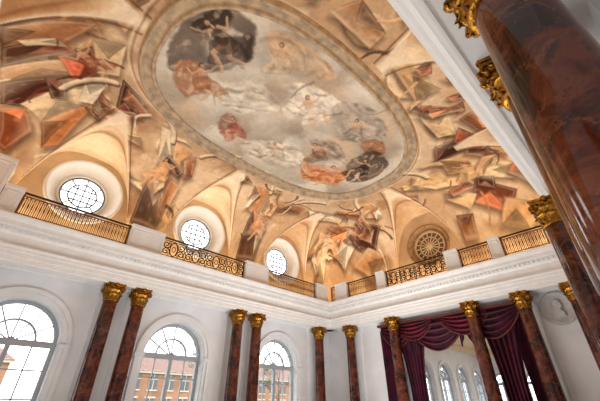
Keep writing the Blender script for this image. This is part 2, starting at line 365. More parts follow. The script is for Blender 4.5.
# smaller straight-edged fragments scattered on the coving
pal=[(118,74,52),(240,218,184),(200,150,108),(146,100,72),(86,54,42),(248,232,206),(176,112,76),(228,190,146)]
for k in range(110):
    cx=rs.uniform(-2.3,14.4); cy=rs.uniform(.2,12.9)
    e=(abs((cx-EX)/EA)**EN+abs((cy-EY)/EB)**EN)
    if e<1.75: continue
    a=rs.uniform(0,pi); l=rs.uniform(.18,.6); w=rs.uniform(.08,.26); ca_,sa_=math.cos(a),math.sin(a); sk=rs.uniform(-.25,.25)
    q4=[(-l,-w),(l*.8,-w*.6+sk),(l,w+sk),(-l*.7,w)]
    paper([(cx+u_*ca_-v_*sa_,cy+u_*sa_+v_*ca_) for u_,v_ in q4],pal[rs.randint(len(pal))],k)
INN=[
([(1.1,6.6),(1.0,5.8),(1.2,5.0),(1.7,4.3),(2.5,4.2),(3.0,5.04),(2.69,6.05),(1.98,6.88),(1.4,7.1)],(104,86,76)),
([(1.2,5.3),(1.6,4.4),(2.1,4.5),(1.78,5.3),(1.5,5.6)],(60,48,43)),
([(1.6,5.3),(2.2,4.6),(2.76,5.0),(2.2,5.6)],(208,198,182)),
([(2.2,5.0),(2.6,4.5),(2.95,5.1),(2.6,5.9)],(72,56,50)),
([(1.42,6.7),(1.98,6.24),(2.55,6.56),(2.44,7.73),(1.8,7.5)],(172,124,94)),
([(2.6,4.15),(4.11,3.6),(5.49,3.84),(4.6,4.5),(3.3,4.8)],(216,184,150)),
([(2.9,6.6),(3.49,5.6),(4.5,5.3),(4.9,6.3),(4.13,7.1),(3.07,7.2)],(218,208,192)),
([(3.95,5.48),(5.0,4.41),(6.38,4.36),(6.5,5.3),(5.3,6.2)],(236,226,210)),
([(5.74,4.67),(6.85,3.7),(8.5,4.1),(8.59,5.07),(7.1,5.54)],(178,166,154)),
([(4.71,8.0),(6.54,6.9),(7.5,7.4),(6.78,8.5),(5.2,8.7)],(220,208,192)),
([(6.43,6.17),(7.77,5.64),(8.86,6.26),(7.6,7.24)],(166,150,136)),
([(7.3,7.7),(8.71,6.4),(9.64,6.78),(9.35,7.8),(8.3,8.4)],(208,130,78)),
([(7.9,5.1),(8.7,4.4),(9.4,4.8),(8.9,5.5)],(164,114,82)),
([(8.7,6.32),(8.6,5.4),(9.23,4.85),(10.1,5.2),(10.4,6.36),(9.8,7.2)],(74,54,46)),
([(3.5,7.4),(4.0,7.3),(4.6,8.2),(4.4,8.7),(3.8,8.2)],(170,104,86)),
]
for k,(p,c) in enumerate(INN): poly(p,c,k*1.7,.82,.09,inside_oval=True,dark=False)
for k in range(26):
    t=rs.uniform(0,2*pi); q=rs.uniform(0,.8)
    puff(EX+EA*q*math.cos(t),EY+EB*q*math.sin(t),rs.uniform(.25,.6),[(228,218,204),(198,182,164),(168,148,128)][rs.randint(3)],rs.uniform(.3,.55))
for k,c in enumerate([(3.6,4.8,.9,200,320,.16,(210,184,154)),(8.2,6.9,.9,60,180,.2,(222,164,112)),(6.2,7.4,.9,30,150,.14,(208,190,168)),(9.4,5.9,.7,-60,80,.16,(170,134,106))]):
    crescent(*c[:6],c[6],k,True,.65)
OV=[(2.0,5.2,.95,200,(78,62,54),0,False),(2.3,6.7,.85,235,(180,126,92),1,False),(3.6,4.5,.75,230,(212,188,160),2,False),
    (4.2,7.7,.75,225,(172,108,90),0,False),(5.5,5.3,.9,215,(228,214,196),1,False),(7.4,4.8,.8,225,(164,150,138),2,False),(7.3,6.6,.8,215,(134,98,78),2,False),
    (8.6,7.3,.95,250,(210,130,74),1,False),(9.4,6.0,.9,235,(66,48,40),0,False),(6.1,7.7,.8,225,(208,192,172),2,False)]
for f_ in OV: figure(*f_[:4],f_[4],f_[5],al=.68)
OU=[(3.25,11.3,.75,265,(228,182,134),0),(8.35,11.6,.75,260,(208,160,118),1),(13.3,9.6,.8,215,(108,72,54),2),(12.8,11.1,.8,225,(232,210,176),1),(-.4,8.3,.7,215,(150,86,60),1),(12.4,3.0,.7,180,(222,186,144),2)]
for f_ in OU: figure(*f_[:4],f_[4],f_[5],al=.7)
for a_ in ((1.12,10.5,1.9,200,250,.09,(234,212,180)),(1.12,10.5,1.9,290,345,.09,(234,212,180)),(5.97,10.9,2.0,205,250,.08,(232,206,172)),(5.97,10.9,2.0,290,338,.08,(232,206,172)),
    (11.02,10.8,1.9,205,250,.08,(232,206,172)),(12.4,6.3,1.9,105,150,.09,(234,212,180)),(12.4,6.3,1.9,210,255,.09,(234,212,180))):
    arc(*a_)
for k in range(90):
    cx=rs.uniform(-2.2,14.4); cy=rs.uniform(.2,12.9)
    e=(abs((cx-EX)/EA)**EN+abs((cy-EY)/EB)**EN)
    if .7<e<1.6: continue
    a=rs.uniform(0,pi); l=rs.uniform(.2,.5); b2=rs.uniform(-.5,.5)
    c=pal[rs.randint(len(pal))] if e>1 else [(232,222,206),(160,138,120),(200,166,138),(132,110,94),(218,196,168)][rs.randint(5)]
    stroke([(cx+l*(t-.5)*2*math.cos(a)+b2*l*math.sin(pi*t)*math.sin(a),cy+l*(t-.5)*2*math.sin(a)-b2*l*math.sin(pi*t)*math.cos(a)) for t in [i/6 for i in range(7)]],rs.uniform(.03,.08),c,.8 if e>1 else .5,True,.5)
# painted ribs on the lunette groins + plain lunette vaults
lun=np.clip((ln-cv)/.06,0,1)*(ln>6.65)
lc=lerp(np.zeros((nx,ny,3))+rgb((216,182,146)),rgb((246,226,194)),np.clip(n1+.5,0,1))
Cc=lerp(Cc,lc,lun*.9)
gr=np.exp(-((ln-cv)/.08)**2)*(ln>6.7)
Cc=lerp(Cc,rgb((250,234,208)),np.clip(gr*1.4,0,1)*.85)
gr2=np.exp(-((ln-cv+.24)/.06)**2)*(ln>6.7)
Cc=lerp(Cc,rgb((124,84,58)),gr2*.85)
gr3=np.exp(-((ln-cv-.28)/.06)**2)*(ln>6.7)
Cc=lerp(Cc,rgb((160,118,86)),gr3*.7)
for e0,c,w in ((1.125,(140,100,70),.006),(1.142,(242,220,188),.007)):
    Cc=lerp(Cc,rgb(c),np.exp(-((E-e0)/w)**2)*.6)
Cc=np.clip(Cc,0,1)
Cc=np.clip(np.where(ins[...,None],1.10*Cc**1.15,1.08*Cc**1.16),0,1)
me=bpy.data.meshes.new('ceiling')
V=np.stack([X,Y,Z],-1).reshape(-1,3)
idx=np.arange(nx*ny).reshape(nx,ny)
Fq=np.stack([idx[:-1,:-1],idx[:-1,1:],idx[1:,1:],idx[1:,:-1]],-1).reshape(-1,4)
me.vertices.add(len(V)); me.vertices.foreach_set('co',V.ravel().astype(np.float32))
me.loops.add(Fq.size); me.loops.foreach_set('vertex_index',Fq.ravel().astype(np.int32))
me.polygons.add(len(Fq)); me.polygons.foreach_set('loop_start',np.arange(0,Fq.size,4,dtype=np.int32)); 
me.polygons.foreach_set('use_smooth',np.ones(len(Fq),bool)); me.update(calc_edges=True)
at=me.color_attributes.new('fresco','FLOAT_COLOR','POINT')
at.data.foreach_set('color',np.concatenate([Cc.reshape(-1,3),np.ones((nx*ny,1))],1).ravel().astype(np.float32))
m=bpy.data.materials.new('fresco_paint'); m.use_nodes=True; nt=m.node_tree; b=nt.nodes['Principled BSDF']; b.inputs['Roughness'].default_value=.85
b.inputs['Specular IOR Level'].default_value=.2
ca=nt.nodes.new('ShaderNodeVertexColor'); ca.layer_name='fresco'
tc=nt.nodes.new('ShaderNodeTexCoord')
a1=nt.nodes.new('ShaderNodeTexNoise'); a1.inputs['Scale'].default_value=3.5; a1.inputs['Detail'].default_value=10; a1.inputs['Roughness'].default_value=.7; a1.inputs['Distortion'].default_value=.8
nt.links.new(tc.outputs['Object'],a1.inputs['Vector'])
mr=nt.nodes.new('ShaderNodeMapRange'); mr.inputs[1].default_value=.3; mr.inputs[2].default_value=.7; mr.inputs[3].default_value=.82; mr.inputs[4].default_value=1.12
nt.links.new(a1.outputs['Fac'],mr.inputs[0])
mm=nt.nodes.new('ShaderNodeVectorMath'); mm.operation='SCALE'; nt.links.new(ca.outputs['Color'],mm.inputs[0]); nt.links.new(mr.outputs[0],mm.inputs['Scale'])
nt.links.new(mm.outputs[0],b.inputs['Base Color'])
me.materials.append(m); put('ceiling',me)
# oval frame moulding
def oval_ring(prof,name,mt):
    mb=MB(); NS=180; v=[];f=[]
    for i in range(NS):
        t=2*pi*i/NS; ct,st=math.cos(t),math.sin(t); g=2/EN
        x=EA*abs(ct)**g*(1 if ct>=0 else -1); y=EB*abs(st)**g*(1 if st>=0 else -1)
        gx=(abs(x)/EA)**(EN-1)/EA*(1 if x>=0 else -1); gy=(abs(y)/EB)**(EN-1)/EB*(1 if y>=0 else -1)
        l=math.hypot(gx,gy); gx/=l; gy/=l
        for o,z in prof: v.append((EX+x+gx*o,EY+y+gy*o,10.1+z))
    n=len(prof)
    for i in range(NS):
        j=(i+1)%NS
        for k in range(n-1): f.append((i*n+k,i*n+k+1,j*n+k+1,j*n+k))
    mb.add(v,f,0,True); mb.obj(name,[mt])
oval_ring([(-.06,0),(-.06,-.10),(-.01,-.13),(.04,-.10),(.05,-.03),(.08,-.03),(.22,-.04),(.25,-.03),(.27,-.12),(.33,-.17),(.38,-.12),(.40,-.03),(.43,0)],'oval_ceiling_frame',mat('frame_stone',(206,180,148),.7,noise=.22,nscale=4))
# ------------------------------------------------------------ walls
H=6.35
def arch_wall(mb,T,s0,s1,z0,z1,sc,r,zs,sill,depth=.45,mat=0):
    n=32; R=lambda pts,m=mat:mb.add(pts,[(0,1,2,3)],m,False,T)
    R([(s0,0,z0),(sc-r,0,z0),(sc-r,0,z1),(s0,0,z1)]); R([(sc+r,0,z0),(s1,0,z0),(s1,0,z1),(sc+r,0,z1)])
    if sill>z0: R([(sc-r,0,z0),(sc+r,0,z0),(sc+r,0,sill),(sc-r,0,sill)])
    P=[(sc-r*math.cos(pi*i/n),zs+r*math.sin(pi*i/n)) for i in range(n+1)]
    for i in range(n):
        a,b=P[i],P[i+1]; R([(a[0],0,a[1]),(b[0],0,b[1]),(b[0],0,z1),(a[0],0,z1)])
        R([(a[0],0,a[1]),(b[0],0,b[1]),(b[0],-depth,b[1]),(a[0],-depth,a[1])])
    for q in (sc-r,sc+r): R([(q,0,sill),(q,0,zs),(q,-depth,zs),(q,-depth,sill)])
    R([(sc-r,0,sill),(sc+r,0,sill),(sc+r,-depth,sill),(sc-r,-depth,sill)])
def archivolt(mb,T,sc,r,zs,z0,w=.3,mat=0):
    mb.ring((sc,zs),r+.04,r+w*.55,0,pi,0,.05,40,mat,T); mb.ring((sc,zs),r+w*.55,r+w,0,pi,0,.10,40,mat,T)
    for sg in (-1,1):
        for a,b,u in ((.04,w*.55,.05),(w*.55,w,.10)):
            x0,x1=sorted((sc+sg*(r+a),sc+sg*(r+b))); mb.box((x0,0,z0),(x1,u,zs),mat,T)
        x0,x1=sorted((sc+sg*(r-.0),sc+sg*(r+w+.04))); mb.box((x0,0,zs-.12),(x1,.13,zs),mat,T)
def room_window(T,sc,r,zs,z0,u=-.34,mat=None,name='window'):
    mb=MB(); u0,u1=u-.05,u+.05
    mb.ring((sc,zs),r-.10,r+.02,0,pi,u0-.02,u1+.03,36,0,T)
    mb.ring((sc,zs),r*.50,r*.50+.05,0,pi,u0,u1,24,0,T); mb.ring((sc,zs),.0,.12,0,pi,u0,u1,12,0,T)
    for a in (30,60,90,120,150):
        c,s=math.cos(math.radians(a)),math.sin(math.radians(a)); mb.bar((sc,zs),(sc+c*(r-.05),zs+s*(r-.05)),.035,u0+.02,u1-.02,0,T)
    mb.box((sc-r,u0-.03,zs-.10),(sc+r,u1+.05,zs+.06),0,T)
    for x in (-r+.05,0,r-.05): mb.box((sc+x-.06,u0,z0),(sc+x+.06,u1+.03,zs),0,T)
    for x in (-r*.5,r*.5): mb.box((sc+x-.018,u0+.02,z0),(sc+x+.018,u1-.02,zs),0,T)
    nb=max(2,int((zs-z0)/.6))
    for i in range(nb+1):
        z=z0+(zs-z0)*i/nb; mb.box((sc-r,u0+.02,z-.018),(sc+r,u1-.02,z+.018),0,T)
    mb.box((sc-r,u0,z0-.03),(sc+r,u1+.05,z0+.1),0,T)
    return mb.obj(name,[mat or M_frame])
mb=MB()
cuts=[-1.6,3.445,8.495,14.5]
mb.add([(-2.56,0,0),(-1.6,0,0),(-1.6,0,H),(-2.56,0,H)],[(0,1,2,3)],0,False,A)
for i,xc in enumerate((.98,5.87,10.9)):
    arch_wall(mb,A,cuts[i],cuts[i+1],0,H,xc,1.15,3.25,.35,mat=0); archivolt(mb,A,xc,1.15,3.25,.0)
    room_window(A,xc,1.15,3.25,.38,name='window_%d'%(i+1))
AX=[-2.0,-1.05,3.05,3.95,8.1,9.1,13.1]; BY=[10.9,8.4,4.87,3.05,1.5]
def pil(mb,T,s): mb.box((s-.24,0,0),(s+.24,.07,4.95),0,T); mb.box((s-.3,0,4.85),(s+.3,.12,5.15),0,T)
for s_ in AX: pil(mb,A,s_)
mb.obj('wall_left',[M_wall])
mb=MB(); q=lambda a,b,z0,z1:mb.add([(a,0,z0),(b,0,z0),(b,0,z1),(a,0,z1)],[(0,1,2,3)],0,False,B)
q(-.9,3.4,0,H); q(9.3,12.8,0,H); q(3.4,9.3,4.95,H)
for s_ in (3.4,9.3): mb.add([(s_,0,0),(s_,-.5,0),(s_,-.5,4.95),(s_,0,4.95)],[(0,1,2,3)],0,False,B)
mb.add([(3.4,0,4.95),(9.3,0,4.95),(9.3,-.5,4.95),(3.4,-.5,4.95)],[(0,1,2,3)],0,False,B)
for s_ in (10.9,3.05,1.5): pil(mb,B,s_)
for s_ in (3.3,9.4): mb.box((s_-.12,0,0),(s_+.12,.06,4.95),0,B)
for a,b in (((1.75,3.7),(2.72,3.7)),((1.75,.5),(2.72,.5)),((1.75,.5),(1.75,3.7)),((2.72,.5),(2.72,3.7))): mb.bar(a,b,.06,0,.04,0,B)
mb.obj('wall_back',[M_wall])
mb=MB(); mb.add([(-2.56,0,0),(14.5,0,0),(14.5,0,H),(-2.56,0,H)],[(0,1,2,3)],0,False,C)
for s_ in (-1,2.4,3.6,7.7,9.0,12.9): pil(mb,C,s_)
mb.obj('wall_right',[M_wall])
mb=MB(); mb.add([(-.9,0,0),(12.8,0,0),(12.8,0,H),(-.9,0,H)],[(0,1,2,3)],0,False,D); mb.obj('wall_front',[M_wall])
mb=MB(); mb.box((-2.7,-1.1,-.1),(27.2,13.0,0),0); mb.obj('floor',[M_floor])
mb=MB(); 
for a,b in ((-2.56,-.25),(2.1,4.8),(7.15,9.85),(12.2,14.5)): mb.box((a,0.0,0),(b,.05,.25),0,A)
mb.obj('baseboard_left',[M_trim])
# ------------------------------------------------------------ entablature
def ent(T,s0,s1,back,name,soffit=False):
    mb=MB(); pr=[(back,5.15),(.84,5.15),(.84,5.27),(.87,5.28),(.87,5.40),(.90,5.42),(.90,5.50),(.95,5.53),(.95,5.57),(.84,5.60),(.84,5.87),(.88,5.89),(.92,5.93),(.92,6.04),(.97,6.05),(.97,6.07),(1.10,6.08),(1.10,6.19),(1.13,6.20),(1.17,6.25),(1.21,6.32),(1.21,6.36),(back,6.36)]
    mb.extr(pr,s0,s1,0,T)
    s=s0+.1
    while s<s1-.1:
        mb.box((s,.91,5.945),(s+.085,.975,6.035),0,T); s+=.15
    for u in (.16,.76): mb.box((s0,u-.02,5.12),(s1,u+.02,5.155),0,T)
    return mb.obj(name,[M_trim])
ent(A,-2.9,14.9,-.5,'trim_1'); ent(B,-1.2,13.1,-.5,'trim_2'); ent(C2,-2.9,14.9,-.9,'trim_3'); ent(D,-1.2,13.1,-.5,'trim_4')
# ------------------------------------------------------------ upper gallery walls with round windows
def rwall(mb,T,s0,s1,z0,z1,sc,zc,r,u,mat=0):
    an=sorted([2*pi*i/64 for i in range(64)]+[math.atan2(z-zc,s-sc)%(2*pi) for s in (s0,s1) for z in (z0,z1)])
    v=[];f=[]
    for a in an:
        c,s=math.cos(a),math.sin(a); k=1e9
        if c>1e-6:k=min(k,(s1-sc)/c)
        if c<-1e-6:k=min(k,(s0-sc)/c)
        if s>1e-6:k=min(k,(z1-zc)/s)
        if s<-1e-6:k=min(k,(z0-zc)/s)
        v+=[(sc+r*c,u,zc+r*s),(sc+k*c,u,zc+k*s)]
    n=len(an)
    for i in range(n):
        j=(i+1)%n; f.append((2*i,2*i+1,2*j+1,2*j))
    mb.add(v,f,mat,False,T)
def lathe_u(mb,T,prof,sc,zc,n=48,mat=0):
    v=[];f=[]
    for r,u in prof:
        for i in range(n):
            a=2*pi*i/n; v.append((sc+r*math.cos(a),u,zc+r*math.sin(a)))
    for k in range(len(prof)-1):
        for i in range(n):
            j=(i+1)%n; f.append((k*n+i,k*n+j,(k+1)*n+j,(k+1)*n+i))
    mb.add(v,f,mat,True,T)
def round_window(T,sc,zc,u0,name,ro=1.22,ri=.78,dark=False):
    mb=MB(); dp=.16 if dark else .42
    lathe_u(mb,T,[(ro+.09,u0),(ro+.08,u0+.05),(ro+.02,u0+.07),(ro-.02,u0+.03),(ro-.03,u0-.02),(ri+.10,u0-dp),(ri+.08,u0-dp),(ri+.06,u0-dp+.05),(ri,u0-dp+.05),(ri-.01,u0-dp-.08)],sc,zc,mat=0)
    uu=u0-dp-.04
    bw=.045
    mb.ring((sc,zc),ri*.62-.025,ri*.62+.025,0,2*pi,uu-.02,uu+.02,32,1,T); mb.ring((sc,zc),ri-.07,ri,0,2*pi,uu-.03,uu+.03,40,1,T)
    if dark:
        for k in range(16):
            a=pi/8*k; c,s=math.cos(a),math.sin(a); mb.bar((sc+c*.1,zc+s*.1),(sc+c*ri,zc+s*ri),.04,uu-.02,uu+.02,1,T)
        mb.ring((sc,zc),0.0,.15,0,2*pi,uu-.02,uu+.03,20,1,T)
        lathe_u(mb,T,[(ri+.02,uu-.04),(0.001,uu-.04)],sc,zc,mat=2)
    else:
        r=ri*.62
        for o in (-.5,0,.5):
            h=math.sqrt(r*r-(o*r)**2)
            mb.bar((sc+o*r,zc-h),(sc+o*r,zc+h),bw,uu-.02,uu+.02,1,T); mb.bar((sc-h,zc+o*r),(sc+h,zc+o*r),bw,uu-.02,uu+.02,1,T)
        for k in range(8):
            a=pi/4*k; c,s=math.cos(a),math.sin(a); mb.bar((sc+c*r,zc+s*r),(sc+c*ri,zc+s*ri),bw,uu-.02,uu+.02,1,T)
    return mb.obj(name,[M_for if dark else M_white,M_spoke if dark else mat('round_window_bars',(120,126,136),.4,noise=.05),mat('shutter_brown',(150,110,78),.6,noise=.2)])
M_up=mat('gallery_wall_paint',(226,196,160),.8,noise=.12,nscale=1.2)
mb=MB()
for i,xc in enumerate((1.28,6.08,11.08)):
    rwall(mb,A,cuts[i] if i else -2.76,cuts[i+1] if i<2 else 14.7,6.3,10.3,xc,8.52,1.25,-.2)
    round_window(A,xc,8.52,-.2,'window_%d'%(i+4))
mb.obj('wall_left_gallery',[M_up])
mb=MB(); rwall(mb,B,-.9,13.0,6.3,10.3,6.3,8.35,1.0,-.2); mb.obj('wall_back_gallery',[M_up])
round_window(B,6.3,8.35,-.2,'window_7',1.0,.78,True)
mb=MB(); mb.add([(-.6,-.2,6.3),(13,-.2,6.3),(13,-.2,10.3),(-.6,-.2,10.3)],[(0,1,2,3)],0,False,D); mb.obj('wall_front_gallery',[M_up])
mb=MB(); mb.add([(-2.76,-.4,6.3),(14.7,-.4,6.3),(14.7,-.4,10.3),(-2.76,-.4,10.3)],[(0,1,2,3)],0); mb.obj('wall_right_gallery',[M_up])
# ------------------------------------------------------------ columns
def column_mesh():
    mb=MB(); g=1
    mb.box((-.32,-.32,0),(.32,.32,.14),2)
    mb.lathe([(.30,.14),(.32,.17),(.32,.21),(.29,.25),(.265,.27),(.265,.30),(.28,.32),(.29,.345),(.28,.37),(.25,.39),(.24,.42)],n=40,mat=g)
    pr=[]
    for i in range(25):
        t=i/24; r=.240-.030*t+.006*math.sin(pi*t); pr.append((r,.40+t*(4.60-.40)))
    mb.lathe(pr,n=48,mat=0)
    z=4.58
    mb.lathe([(.205,0),(.24,.01),(.247,.03),(.24,.05),(.21,.06)],(0,0,z),36,g)
    mb.lathe([(.20,.05),(.205,.2),(.215,.32),(.24,.42),(.27,.47),(.25,.48),(.0,.48)],(0,0,z),36,g)
    def leaf(th,r0,zb,h,w,out):
        c=[(0,0,.85),(.012,.18,1.0),(.02,.38,.9),(.035,.55,1.05),(.06,.72,.85),(.095,.88,.8),(.13,.97,.55),(.155,.97,.4),(.165,.86,.15)]
        v=[];f=[];
        for i,(dr,dz,ww) in enumerate(c):
            sc=w*ww*(1 if i%2 else .82)
            for k in (-2,-1,0,1,2):
                r=r0+dr*out/.165*1.0-abs(k)*.010-(.012 if abs(k)==1 else 0)+(.012 if k==0 else 0)
                x=r; y=sc*k/2; v.append((x*math.cos(th)-y*math.sin(th),x*math.sin(th)+y*math.cos(th),z+zb+h*dz))
        for i in range(len(c)-1):
            for k in range(4): f.append((i*5+k,i*5+k+1,i*5+6+k,i*5+5+k))
        mb.add(v,f,g,True)
    for k in range(8): leaf(pi/4*k,.215,.05,.20,.155,.10)
    for k in range(8): leaf(pi/4*k+pi/8,.222,.08,.31,.15,.12)
    for k in range(16): leaf(pi/8*k+pi/16,.225,.22,.17,.06,.08)
    for k in range(4):
        th=pi/4+pi/2*k; c,s=math.cos(th),math.sin(th)
        for sd in (-.03,.03):
            pts=[];rr=[]
            for i in range(8):
                t=i/7; r=.235+.10*t*t; zz=z+.22+.22*math.sin(t*pi/2); pts.append((r*c-sd*s*(1+2*(1-t)),r*s+sd*c*(1+2*(1-t)),zz)); rr.append(.012+.008*t)
            for i in range(22):
                a=pi/2-i*(2*pi*1.6/21); q=.068*(1-i/26); r=.335+q*math.cos(a); zz=z+.37+q*math.sin(a)
                pts.append((r*c-sd*s,r*s+sd*c,zz)); rr.append(.02-.0004*i)
            mb.tube(pts,rr,6,g)
        th2=pi/2*k; c,s=math.cos(th2),math.sin(th2)
        for sd in (-1,1):
            pts=[]
            for i in range(16):
                a=pi*.5-i*(2*pi*1.25/15); q=.045*(1-i/20); pts.append((.27*c-s*sd*(.06+q*math.cos(a)),.27*s+c*sd*(.06+q*math.cos(a)),z+.40+q*math.sin(a)))
            mb.tube(pts,.011,5,g)
        mb.lathe([(.001,-.06),(.04,-.04),(.055,0),(.04,.04),(.001,.05)],(.30*c,.30*s,z+.52),10,g)
    def aba(z0,z1,e):
        P=[]
        for k in range(4):
            a0=pi/4+pi/2*k
            p0=Vector((math.cos(a0),math.sin(a0)))*(.41+e); p1=Vector((math.cos(a0+pi/2),math.sin(a0+pi/2)))*(.41+e)
            mid=(p0+p1)/2; nn_=mid.normalized()
            for i in range(9):
                t=.06+.88*i/8; p=p0+(p1-p0)*t-nn_*(.055*math.sin(pi*t)); P.append(p)
        n=len(P); v=[(p.x,p.y,z0) for p in P]+[(p.x,p.y,z1) for p in P]
        mb.add(v,[(i,(i+1)%n,n+(i+1)%n,n+i) for i in range(n)]+[tuple(range(n))[::-1],tuple(range(n,2*n))],g)
    aba(z+.47,z+.52,-.015); aba(z+.52,z+.57,.01)
    return mb.mesh('marble_column',[M_marble,M_gold,M_trim])
cm=column_mesh()
for s_ in AX: put('marble_column',cm,A(s_,.55,0))
for s_ in BY: put('marble_column',cm,B(s_,.55,0))
for p in ((2.35,-.17,1.28),(3.6,-.05,1.28),(7.5,.60,1),(9.0,.2,1),(12.9,.2,1),(-1.4,.1,1)): put('marble_column',cm,(p[0],p[1],0),scale=(p[2],p[2],1))
# ------------------------------------------------------------ balustrade
def pedestal(T,a,b,name='balustrade_pedestal',z0=6.36,z1=7.28,u0=.70,u1=1.02):
    mb=MB(); mb.box((a,u0,z0+.1),(b,u1,z1-.08),0,T)
    mb.box((a-.0,u0-.03,z0),(b+.0,u1+.03,z0+.12),0,T); mb.box((a-.0,u0-.04,z1-.09),(b+.0,u1+.04,z1),0,T); mb.box((a,u0-.02,z1-.13),(b,u1+.02,z1-.09),0,T)
    if b-a>.35:
        x0,x1,y0,y1=a+.08,b-.08,z0+.2,z1-.2
        for p,q in (((x0,y0),(x1,y0)),((x0,y1),(x1,y1)),((x0,y0),(x0,y1)),((x1,y0),(x1,y1))): mb.bar(p,q,.03,u1-.01,u1+.02,0,T)
    mb.obj(name,[M_trim])
def spiral(mb,T,cs,cz,r,turn,a0,sg,w,m,u=.86):
    pts=[]
    for i in range(26):
        t=i/25; a=a0+sg*turn*2*pi*t; q=r*(1-.82*t); pts.append((cs+q*math.cos(a),u,cz+q*math.sin(a)))
    mb.tube(pts,w,5,m,T)
def railing(T,a,b,style):
    a+=.01;b-=.01
    mb=MB(); z0,z1=6.40,7.24; u=.86
    m=0
    mb.box((a,u-.035,z1-.05),(b,u+.035,z1),1,T); mb.box((a,u-.02,z1-.13),(b,u+.02,z1-.105),m,T)
    mb.box((a,u-.02,z0-.04),(b,u+.02,z0),1,T); mb.box((a,u-.02,z0+.12),(b,u+.02,z0+.14),m,T)
    if style=='bars':
        n=int((b-a)/.105)
        for i in range(n+1):
            s=a+(b-a)*i/n; mb.tube([(s,u,z0-.02),(s,u,z0+.3),(s,u,z0+.42),(s,u,z0+.54),(s,u,z1-.1)],[.014,.014,.026,.014,.014],6,m,T)
        for i in range(n):
            s=a+(b-a)*(i+.5)/n
            mb.tube([(s+.04*math.cos(w*pi/4),u,z1-.17+.035*math.sin(w*pi/4)) for w in range(8)],.008,4,m,T,closed=True)
            mb.tube([(s,u,z0),(s,u,z1-.2)],.009,4,1,T)
        for s in (a+.02,b-.02): mb.box((s-.02,u-.02,z0),(s+.02,u+.02,z1),m,T)
    else:
        n=max(1,int(round((b-a)/.85))); w=(b-a)/n; zc=(z0+.14+z1-.13)/2; hh=(z1-.13-z0-.14)/2
        for i in range(n):
            c=a+w*(i+.5)
            mb.tube([(c+.15*math.cos(k*pi/8),u,zc+hh*.95*math.sin(k*pi/8)) for k in range(16)],.021,5,1,T,closed=True)
            mb.tube([(c+.07*math.cos(k*pi/6),u,zc+.1*math.sin(k*pi/6)) for k in range(12)],.018,5,0,T,closed=True)
            for sg in (-1,1):
                for sz in (-1,1):
                    spiral(mb,T,c+sg*w*.32,zc+sz*hh*.48,.15,1.4,(0 if sg<0 else pi),sg*sz,.022,1)
                    spiral(mb,T,c+sg*w*.17,zc+sz*hh*.75,.07,1.2,pi/2*sz,-sg*sz,.014,1)
                mb.tube([(c+sg*w*.5,u,z0+.0),(c+sg*w*.44,u,zc-.1),(c+sg*w*.5,u,zc),(c+sg*w*.44,u,zc+.1),(c+sg*w*.5,u,z1-.12)],.02,5,1,T)
        for s in (a+.02,b-.02): mb.box((s-.02,u-.02,z0),(s+.02,u+.02,z1),1,T)
    mb.obj('iron_railing',[M_goldp,M_iron])
for a,b in ((2.9,4.15),(7.95,9.25),(12.55,13.4)): pedestal(A,a,b)
pedestal(A,-.78,-.3)
railing(A,-.3,2.9,'bars'); railing(A,4.15,7.95,'scroll'); railing(A,9.25,12.55,'bars')
pedestal(B,10.55,11.35); railing(B,11.35,11.75,'bars'); railing(B,8.7,10.55,'bars'); pedestal(B,8.2,8.7); railing(B,5.2,8.2,'scroll'); pedestal(B,4.62,5.2)
railing(B,3.4,4.62,'bars'); pedestal(B,2.98,3.4); railing(B,1.5,2.98,'bars'); pedestal(B,.9,1.5)
pedestal(A,-1.35,-.8,'gallery_pier',6.36,8.1,.6,1.06)
# ------------------------------------------------------------ medallion
mb=MB(); lathe_u(mb,B,[(.56,.005),(.56,.06),(.50,.10),(.46,.06),(.44,.03),(.0,.03)],2.17,4.55)
pr=[(-.18,-.30),(-.20,-.18),(-.10,-.12),(-.10,-.04),(-.16,-.02),(-.15,.03),(-.20,.06),(-.15,.10),(-.15,.18),(-.08,.27),(.04,.30),(.14,.25),(.19,.14),(.17,.02),(.10,-.06),(.12,-.15),(.26,-.22),(.24,-.32),(.05,-.38)]
v=[(2.17+a*.95,.03,4.55+b) for a,b in pr]+[(2.17+a*.7,.12,4.55+b*.85) for a,b in pr]; n=len(pr)
mb.add(v,[(i,(i+1)%n,n+(i+1)%n,n+i) for i in range(n)]+[tuple(range(n,2*n))],0,False,B)
mb.obj('relief_medallion',[M_med])
# ------------------------------------------------------------ curtains
mb=MB()
def sheet(fn,nu,nv,m):
    v=[fn(i/nu,j/nv) for i in range(nu+1) for j in range(nv+1)]
    f=[(i*(nv+1)+j,(i+1)*(nv+1)+j,(i+1)*(nv+1)+j+1,i*(nv+1)+j+1) for i in range(nu) for j in range(nv)]
    mb.add(v,f,m,True,B)
def drape(c,w0,w1,lean,m,ph):
    def fn(a,b):
        z=4.75-4.65*b; k=math.sin(min(b/.62,1)*pi/2)
        w=w0+(w1-w0)*k; s=c+lean*k+w*(a-.5)
        return (s,.10+.08*math.sin(a*2*pi*6+ph+b*1.2)+.03*math.sin(a*31+b*3),z)
    sheet(fn,70,24,m)
drape(7.85,1.5,.7,-.0,0,0); drape(4.1,1.5,.75,.1,0,2); drape(9.0,.8,.5,.1,0,1); drape(3.6,.5,.35,-.05,0,3)
def swag(s0,s1,dr,m,u,zt=4.95):
    def fn(a,b):
        sg=math.sin(pi*a)**.8; d=.28+dr*sg
        z=zt-b*d
        uu=u+.10*sg*math.sin(b*pi)+.07*math.sin(b*2*pi*5+.8*math.sin(a*pi))*(.4+sg)
        return (s0+(s1-s0)*a,uu,z)
    sheet(fn,36,44,m)
    pts=[(s0+(s1-s0)*i/30,u+.02,zt-.28-dr*math.sin(pi*i/30)**.8) for i in range(31)]
    mb.tube(pts,.035,6,2,B)
